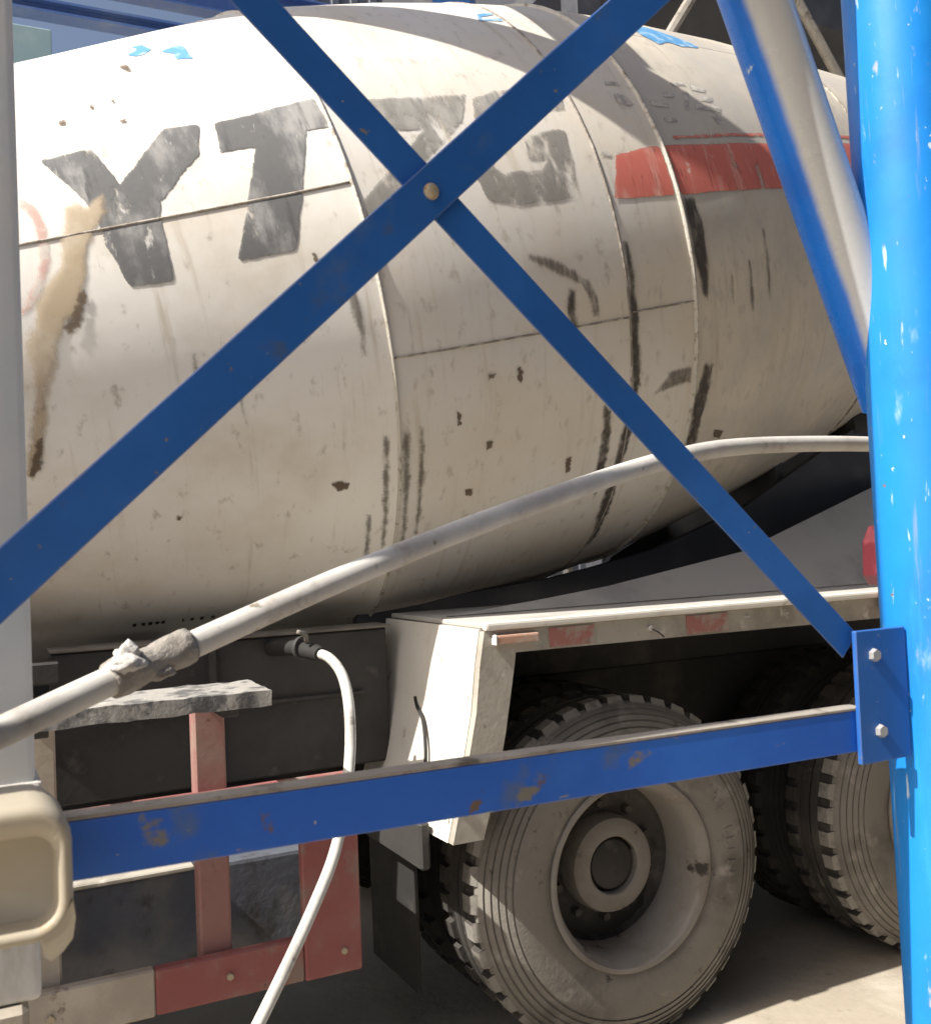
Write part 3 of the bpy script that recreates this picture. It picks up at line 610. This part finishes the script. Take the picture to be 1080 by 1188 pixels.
obj('fender_cable', tube(catmull([(1.325, 3.06, 1.12), (1.318, 3.03, 1.095), (1.303, 2.955, 1.06), (1.278, 2.89, .96), (1.25, 2.87, .80)], 6), .006, 8), 'black rubber', fend, smooth=True)
obj('fender_stay', B((1.20, 2.78, .66), (1.235, 3.3, .80), bev=.008), 'shaded panel', fend)
obj('mud_flap', bevel(prism([(2.98, .78), (3.36, .78), (3.36, .22), (2.98, .22)], 0, 1.262, 1.276), .003), 'black rubber', truck)
for y in (3.0, 3.18): obj('flap_clamp', B((1.236, y, .66), (1.262, y+.16, .80), bev=.004), 'chassis steel', truck)

# --- side guard, step plank, tank and valve panel on the near side
obj('guard_rail', B((-1.2, 2.70, .95), (.98, 2.75, .992), bev=.004), 'red guard paint', truck, label='red upper rail of the side guard')
obj('guard_rail', B((-1.2, 2.70, .46), (.434, 2.735, .578), bev=.005), 'beige guard paint', truck, label='dusty beige front half of the lower guard rail')
obj('guard_rail', B((.435, 2.70, .462), (.82, 2.735, .576), bev=.005), 'red guard paint', truck, label='red rear half of the lower guard rail')
obj('guard_plate', B((.821, 2.698, .46), (.982, 2.73, .949), bev=.005), 'red guard paint', truck)
obj('guard_post', B((.556, 2.736, .50), (.638, 2.79, 1.232), bev=.006), 'dusty red paint', truck, label='pinkish dusty red post of the side guard')
obj('guard_post', B((.12, 2.736, .50), (.222, 2.79, 1.232), bev=.006), 'beige guard paint', truck, label='beige post of the side guard')
obj('guard_post', B((-.62, 2.736, .50), (-.54, 2.79, 1.232), bev=.006), 'dusty red paint', truck)
for x, z in ((.19, .515), (.62, .52), (.93, .52)):
    bm = bmesh.new(); hexbolt(bm, (x, 2.6985, z), .010, .008); obj('bolt', bm, 'rusty bolt', truck)
bm = bmesh.new(); bmesh.ops.create_grid(bm, x_segments=1, y_segments=1, size=1); bm.clear()
def crust_slab(lo, hi, n, amp, seed):
    bm = bmesh.new(); box(bm, lo, hi)
    bmesh.ops.subdivide_edges(bm, edges=[e for e in bm.edges if abs((e.verts[0].co-e.verts[1].co).x) > .2], cuts=n, use_grid_fill=True)
    bmesh.ops.subdivide_edges(bm, edges=[e for e in bm.edges if abs((e.verts[0].co-e.verts[1].co).y) > .1], cuts=6, use_grid_fill=True)
    bmesh.ops.subdivide_edges(bm, edges=[e for e in bm.edges if abs((e.verts[0].co-e.verts[1].co).z) > .02], cuts=2, use_grid_fill=True)
    for v in bm.verts:
        q = v.co*18 + Vector((seed, 0, 0)); v.co += Vector((noise.noise(q), noise.noise(q+Vector((9, 0, 0))), noise.noise(q+Vector((0, 9, 0)))+.4*noise.noise(q*2.6)))*amp
    return bm
obj('step_plank', crust_slab((-.9, 2.46, 1.238), (.690, 2.68, 1.276), 60, .0045, 3), 'plank cement', truck, angle=60)
for x in (-.58, .17, .597): obj('plank_bracket', B((x-.02, 2.50, 1.214), (x+.02, 2.735, 1.236), bev=.003), 'chassis steel', truck)
obj('tool_box', B((-.95, 2.90, .42), (1.02, 3.34, .752), bev=.012, seg=2), 'tank steel', truck)
obj('tool_box_lid', B((-.96, 2.870, .754), (.575, 3.345, .768), bev=.004), 'grimy fender trim', truck)
obj('valve_panel', B((.25, 3.20, .90), (1.29, 3.24, 1.338), bev=.006), 'shaded panel', truck)
obj('valve_panel_cap', B((.25, 3.185, 1.34), (1.30, 3.30, 1.35), bev=.003), 'grimy panel', truck)
obj('air_tank', tube([(-.95, 3.05, 1.06), (.10, 3.05, 1.06)], .12, 24), 'chassis steel', truck, angle=40)
obj('panel_rib', B((.70, 3.17, .93), (.72, 3.199, 1.32), bev=.002), 'shaded panel', truck)
obj('panel_rib', B((.40, 3.18, 1.13), (1.20, 3.199, 1.142), bev=.002), 'shaded panel', truck)
obj('drum_guard_beam', B((-1.0, 3.10, 1.262), (.27, 3.16, 1.325), bev=.006), 'shaded panel', truck)
obj('bracket', B((.0, 3.075, 1.27), (.03, 3.099, 1.40), bev=.003), 'chassis steel', truck)
v = obj('valve', tube([(.90, 3.21, 1.30), (.915, 2.985, 1.318), (.952, 2.89, 1.306)], .024, 14), 'black rubber', truck, angle=40)
obj('valve_handle', tube(catmull([(.93, 2.93, 1.34), (.92, 2.91, 1.362), (.895, 2.90, 1.372)], 4), .007, 8), 'grimy panel', v, smooth=True)
obj('valve_collar', lathe([(0, -.006), (.034, -.006), (.036, .0), (.034, .008), (0, .008)], 20), 'chassis steel', v, local=Matrix.Translation((.925, 2.958, 1.319)) @ Matrix.Rotation(math.radians(22), 4, 'Z'))
# rear red lamp housing
lamp = obj('tail_lamp', bevel(prism([(2.962, 1.395), (2.938, 1.43), (2.942, 1.55), (2.978, 1.61), (3.05, 1.595), (3.05, 1.39)], 1, 2.60, 2.70), .008), 'bright red plastic', truck)
obj('lamp_bracket', B((2.94, 2.615, 1.30), (2.99, 2.635, 1.41), bev=.004), 'dusty red paint', lamp)

# --- wheels: the hub carries rim, tyre, nuts
def tyre_bm():
    prof = [(.288, .05), (.287, .012), (.305, -.004), (.345, -.018), (.385, -.024), (.415, -.022)]
    def groove(r, y, d=.006, g=.0055):    # one circumferential groove cut into the shoulder
        return [(r, y), (r+.001, y+d), (r+g, y+d+.001), (r+g+.001, y+.001)]
    for r, y in ((.430, -.019), (.449, -.013), (.468, -.005), (.486, .005), (.503, .018)): prof += groove(r, y)
    prof += [(.518, .034), (.524, .050), (.526, .095), (.518, .098), (.518, .106), (.527, .11), (.529, .14), (.520, .143), (.520, .151), (.529, .154)]
    big = lambda r: r if r < .306 else .306+(r-.306)*1.07
    prof = [(big(r), y) for r, y in prof]
    mir = [(r, .30-y) for r, y in prof[::-1]]
    bm = lathe(prof+mir, 96)
    n = 40
    for k in range(n):
        for side in (0, 1):
            a = 2*PI*(k+.5*side)/n
            hw = .030
            pr = [(.508, .028), (.522, .036), (.539, .047), (.539, .092), (.520, .094), (.505, .06)]
            fr_ = []
            for sgn in (-1, 1):
                ring = []
                for r, y in pr:
                    r = big(r)
                    t = sgn*(hw - (.004 if r > .545 else 0)); yy = y if not side else .30-y
                    ring.append(bm.verts.new((r*math.cos(a)-t*math.sin(a), yy, r*math.sin(a)+t*math.cos(a))))
                fr_.append(ring)
            bm.faces.new(fr_[0]); bm.faces.new(fr_[1][::-1])
            for i in range(6): bm.faces.new((fr_[0][i], fr_[1][i], fr_[1][(i+1) % 6], fr_[0][(i+1) % 6]))
    # raised sidewall mould marks
    for k in range(7):
        a = math.radians(8+k*5.5+(6 if k > 4 else 0)); r0 = .372
        m = Matrix.Rotation(-a, 4, 'Y')
        box(bm, (r0, -.0265, -.007), (r0+.030, -.018, .007), M=m)
    return bm
def rim_bm():
    return lathe([(.286, .05), (.298, .012), (.306, -.002), (.306, -.012), (.300, -.018), (.290, -.016), (.284, -.006), (.276, .004), (.268, .022), (.262, .055), (.260, .165), (.252, .180),
                  (.235, .186), (.15, .180), (.15, .190), (.25, .196), (.27, .18), (.275, .06), (.286, .05)], 80)
def make_wheel(inner=False):
    M0 = Matrix.Identity(4)
    hub = obj('wheel', lathe([(0, .20), (.155, .20), (.157, .125), (.150, .104), (.134, .096), (.096, .096), (.092, .10), (.090, .16), (0, .16)][::-1], 48), 'rim steel', truck, angle=35, local=M0)
    obj('hub_cap', lathe([(0, .104), (.05, .106), (.078, .112), (.086, .122), (.087, .15)], 32), 'hub grease', hub, angle=35, local=M0)
    rm = obj('rim', rim_bm(), 'rim steel', hub, angle=32, local=M0); rm.data.materials.append(MATS['grimy shaded disc'])
    for f in rm.data.polygons:
        if f.center.y > .165: f.material_index = 1
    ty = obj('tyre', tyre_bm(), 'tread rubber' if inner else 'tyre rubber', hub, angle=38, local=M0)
    if inner: ty.data.materials[0] = MATS['shaded inner rubber']
    ty.data.materials.append(MATS['shaded inner rubber' if inner else 'tread rubber']); ty.data.materials.append(MATS['shaded inner rubber' if inner else 'pale lug face'])
    for f in ty.data.polygons:
        if f.center.y > .047 and not (f.center.y < .09 and (f.center.x**2+f.center.z**2)**.5 > .549): f.material_index = 1
        elif .04 < f.center.y < .09 and (f.center.x**2+f.center.z**2)**.5 > .546: f.material_index = 2
    for k in range(10):
        a = 2*PI*k/10; bm = bmesh.new(); hexbolt(bm, (.185*math.cos(a), .182, .185*math.sin(a)), .016, .026); obj('lug_nut', bm, 'grimy shaded disc', hub, local=M0)
    return hub
wh = make_wheel(); wi = make_wheel(True)
def setw(o, M): o.matrix_basis = W[truck].inverted() @ M; W[o] = M
AX = (1.912, 3.355)
setw(wh, Matrix.Translation((AX[0], 2.745, .538)) @ Matrix.Rotation(.3, 4, 'Y'))
for i, x in enumerate(AX):
    for j, (y, rz) in enumerate(((2.745, 0), (3.415, PI), (5.155, PI), (4.485, 0))):
        if i == 0 and j == 0: continue
        M = Matrix.Translation((x, y, .538)) @ Matrix.Rotation(rz, 4, 'Z') @ Matrix.Rotation(.3+.7*i+1.1*j, 4, 'Y')
        if j == 1 and i == 0: setw(wi, M); continue
        copy_tree(wi if j in (1, 3) else wh, truck, M)
    obj('axle', tube([(x, 3.30, .528), (x, 4.60, .528)], .09, 16), 'chassis steel', truck, angle=40)
    obj('axle_housing', lump((x, 3.95, .53), .22, .15, 4+i), 'chassis steel', truck, smooth=True)
for y, rz in ((2.745, 0), (5.155, PI)):
    copy_tree(wh, truck, Matrix.Translation((-2.95, y, .528)) @ Matrix.Rotation(rz, 4, 'Z') @ Matrix.Rotation(.9, 4, 'Y'))
obj('axle', tube([(-2.95, 3.0, .528), (-2.95, 4.9, .528)], .07, 16), 'chassis steel', truck, angle=40)
def grease():
    bm = bmesh.new(); rows = []
    n = 40
    for k in range(n+1):
        a = math.radians(188+150*k/n); j = noise.noise(Vector((k*.35, 0, 2)))
        r0 = .156; r1 = .205 + .05*math.sin(PI*k/n) + .022*j - (.03 if k in (0, n) else 0); r1 = min(r1, .245)
        rows.append([bm.verts.new((r*math.cos(a), .1755, r*math.sin(a))) for r in (r0, (r0+r1)/2, r1)])
    for a, b in zip(rows, rows[1:]):
        for i in range(2): bm.faces.new((a[i], a[i+1], b[i+1], b[i]))
    return bm
obj('grease_patch', grease(), 'hub grease', wh, local=W[wh] @ Matrix.Rotation(-.3, 4, 'Y'))
obj('leaf_spring', B((1.5, 3.49, .66), (3.65, 3.58, .76), bev=.01), 'chassis steel', truck)
obj('leaf_spring', B((1.5, 4.32, .66), (3.65, 4.41, .76), bev=.01), 'chassis steel', truck)

# ------------------------------------------------------------------ blue frame in front
YF = 1.35
frame = thing('steel_frame', 'bright blue column with crossed angle braces in front of the truck', 'steel frame', (1.649, 1.35, 0))
colx = lambda z: 1.640 + (2.58-z)*.0165
bm = tube([(colx(z), 1.352, z) for z in (-.3, 1.2, 2.7, 4.6)], .1, 64)
obj('column', bm, 'blue column paint', frame, angle=40)
bm = tube([(-.36, 1.352, -.3), (-.36, 1.352, 4.6)], .1, 48); obj('column', bm, 'blue column paint', frame, angle=40)
obj('base_plate', B((1.50, 1.20, 0), (1.80, 1.50, .02), bev=.003), 'blue column paint', frame)
d = Vector((1.677-1.351, 0, 1.814-2.592)).normalized()
p0 = Vector((1.351, 1.425, 2.592)); p1 = Vector((1.66, 1.425, 1.855))
cd = Vector((.05, -.99, 0)).normalized()
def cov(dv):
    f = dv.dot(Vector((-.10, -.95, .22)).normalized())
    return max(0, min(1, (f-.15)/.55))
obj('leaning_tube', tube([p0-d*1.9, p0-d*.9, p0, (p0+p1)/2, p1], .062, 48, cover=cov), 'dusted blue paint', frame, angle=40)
def angle_iron(a, b, wd, y, t=.006, flange=.05, up=True):
    """L section: face in the plane y, flange turned away from the camera along its upper edge"""
    a, b = Vector((a[0], 0, a[1])), Vector((b[0], 0, b[1])); d = (b-a).normalized(); n = Vector((-d.z, 0, d.x))
    if (n.z < 0) == up: n = -n
    h = wd/2; sec = [(-h, 0), (h, 0), (h, flange), (h-t, flange), (h-t, t), (-h, t)]
    bm = bmesh.new(); A_ = [bm.verts.new(a+n*u+Vector((0, y+v, 0))) for u, v in sec]; B_ = [bm.verts.new(b+n*u+Vector((0, y+v, 0))) for u, v in sec]
    bm.faces.new(A_); bm.faces.new(B_[::-1])
    for i in range(6): bm.faces.new((A_[i], B_[i], B_[(i+1) % 6], A_[(i+1) % 6]))
    return bevel(bm, .0012, 1)
ext = lambda a, b, t: (a[0]+(b[0]-a[0])*t, a[1]+(b[1]-a[1])*t)
A0, A1 = (.054, 1.587), (1.033, 2.489)
obj('brace', angle_iron(ext(A0, A1, -.34), ext(A0, A1, 1.9), .066, YF), 'blue brace paint', frame, label='brace rising to the right, in front at the crossing')
B0, B1 = (.391, 2.366), (1.440, 1.400)
obj('brace', angle_iron(ext(B0, B1, -.7), B1, .055, YF+.009, flange=.004, t=.003), 'blue brace paint', frame, label='flat brace falling to the right, behind at the crossing')
bm = bmesh.new(); bmesh.ops.create_uvsphere(bm, u_segments=16, v_segments=8, radius=.0125, matrix=Matrix.Translation((.641, YF-.002, 2.128)) @ Matrix.Diagonal((1, .6, 1, 1)))
obj('rivet', bm, 'rusty bolt', frame, smooth=True)
# rail: an angle with its dusty flange lying on top
rail = obj('rail', bevel(prism([(YF, 1.2135), (YF+.006, 1.2135), (YF+.006, 1.286), (YF, 1.286)], 0, -.34, 1.455), .001, 1), 'worn blue paint', frame)
def tilt(o):     # the angle bar hangs a little out of level
    for v_ in o.data.vertices:
        x = v_.co.x + W[o].translation.x; v_.co.z += (1.45-x)*.0085
tilt(rail)
tilt(obj('rail_flange', B((-.34, YF-.001, 1.2865), (1.455, YF+.036, 1.2915), bev=.001), 'dusty flange', rail))
gp = obj('gusset_plate', B((1.432, YF-.012, 1.192), (1.556, YF-.002, 1.428), bev=.0015), 'blue brace paint', frame)
for x, z in ((1.473, 1.383), (1.480, 1.247)):
    bm = bmesh.new(); hexbolt(bm, (x, YF-.012, z), .0125, .009); obj('bolt', bm, 'bolt zinc', gp)
obj('gusset_plate', B((-.30, YF-.012, 1.18), (-.22, YF-.002, 1.43), bev=.0015), 'blue brace paint', frame)

# ------------------------------------------------------------------ pale post and cream box at the left edge
post = thing('pale_post', 'pale grey square post along the left edge of the view', 'post', (.05, 1.70, 0))
bm = bmesh.new(); box(bm, (-.02, 1.65, .975), (.106, 1.76, 3.6), bev=.012, seg=3); obj('shaft', bm, 'post paint', post, angle=40)
obj('collar', B((-.028, 1.642, 1.262), (.114, 1.768, 1.292), bev=.006, seg=2), 'pale post', post)
obj('pedestal', B((-.05, 1.64, 0), (.088, 1.78, .974), bev=.01), 'beige guard paint', post)

pbox = thing('plastic_box', 'cream plastic open tray box fixed to the pale post', 'plastic box', (.0, 1.2, 1.19))
def rrect(x0, x1, z0, z1, r, n=6):
    out = []
    for cx, cz, a0 in ((x1-r, z1-r, 0), (x0+r, z1-r, 90), (x0+r, z0+r, 180), (x1-r, z0+r, 270)):
        for k in range(n+1):
            a = math.radians(a0+90*k/n); out.append((cx+r*math.cos(a), cz+r*math.sin(a)))
    return out
def loft(rings, cap=True):
    bm = bmesh.new(); R_ = [[bm.verts.new((x, y, z)) for x, z in ring] for ring, y in rings]
    for a, b in zip(R_, R_[1:]):
        n = len(a)
        for k in range(n): bm.faces.new((a[k], a[(k+1) % n], b[(k+1) % n], b[k]))
    if cap: bm.faces.new(R_[-1])
    return bm
o_ = rrect(-.16, .112, 1.208, 1.355, .042)
i_ = rrect(-.145, .097, 1.223, 1.323, .027); j_ = rrect(-.141, .093, 1.227, 1.319, .023)
o2 = rrect(-.157, .109, 1.211, 1.352, .040)
obj('shell', loft([(o2, 1.34), (o_, 1.30), (o_, 1.212), (o2, 1.202), (rrect(-.152, .104, 1.216, 1.345, .034), 1.199), (i_, 1.203), (j_, 1.222), (j_, 1.232)]), 'cream plastic', pbox, smooth=True)
obj('foot', prism([(.078, 1.217), (.091, 1.2245), (.102, 1.236), (.1105, 1.249), (.1125, 1.230), (.109, 1.209), (.099, 1.197), (.087, 1.189), (.080, 1.195)], 1, 1.1995, 1.29), 'cream plastic', pbox, angle=50)
obj('bracket', B((-.01, 1.34, 1.22), (.08, 1.649, 1.255), bev=.004), 'cream plastic', pbox)

# ------------------------------------------------------------------ white pipe with caked coupling, water hose
pipe = thing('white_pipe', 'long dusty white pipe slanting across the drum behind the blue braces', 'pipe', (.3, 1.6, 1.4))
pts = [(-.45, 1.37, 1.225), (-.1, 1.46, 1.341), (.054, 1.5, 1.391), (.229, 1.56, 1.448), (.317, 1.6, 1.472), (.55, 1.672, 1.545), (.802, 1.75, 1.617), (1.15, 1.838, 1.708), (1.502, 1.92, 1.787), (1.809, 2., 1.825), (2.327, 2.1, 1.842), (2.8, 2.2, 1.835)]
path = catmull(pts, 8)
obj('tube', tube(path, .0215, 20), 'pvc', pipe, smooth=True)
cpl = [p for p in path if .19 < p.x < .33]
obj('coupling', tube(catmull([(.20, 1.551, 1.438), (.26, 1.574, 1.457), (.322, 1.603, 1.475)], 10), lambda t: .0265+.002*math.sin(t*9), 28, rf=lambda p: .0032*noise.noise(p*40)+.0012*noise.noise(p*120)), 'cement crust', pipe, smooth=True)
obj('cement_lump', lump((.226, 1.552, 1.470), .017, .75, 3.3, 3, (1.0, .8, 1.25)), 'pale crust', pipe, smooth=True)
obj('cement_lump', lump((.222, 1.54, 1.462), .020, .6, 8.1, 3, (1.3, 1, .7)), 'pale crust', pipe, smooth=True)
obj('cement_lump', lump((.268, 1.565, 1.443), .014, .6, 5.2, 3, (1.8, 1, .8)), 'cement crust', pipe, smooth=True)
obj('cement_lump', lump((.298, 1.592, 1.488), .011, .6, 1.2, 3, (1.5, 1, .6)), 'pale crust', pipe, smooth=True)

hose = thing('water_hose', 'thin white water hose curving down from the valve under the drum', 'hose', (.55, 2.2, 0))
hp = catmull([(.948, 2.895, 1.309), (.958, 2.80, 1.296), (.936, 2.64, 1.262), (.921, 2.56, 1.18), (.893, 2.5, 1.056), (.829, 2.42, .901), (.742, 2.35, .783), (.575, 2.25, .589), (.30, 2.12, .28), (.10, 2.05, .07), (-.2, 2.0, .022), (-.7, 1.9, .02)], 10)
obj('tube', tube(hp, .0145, 14), 'water hose plastic', hose, smooth=True)
obj('nozzle', tube([(.945, 2.915, 1.312), (.951, 2.865, 1.305)], .021, 14), 'black rubber', hose, angle=40)
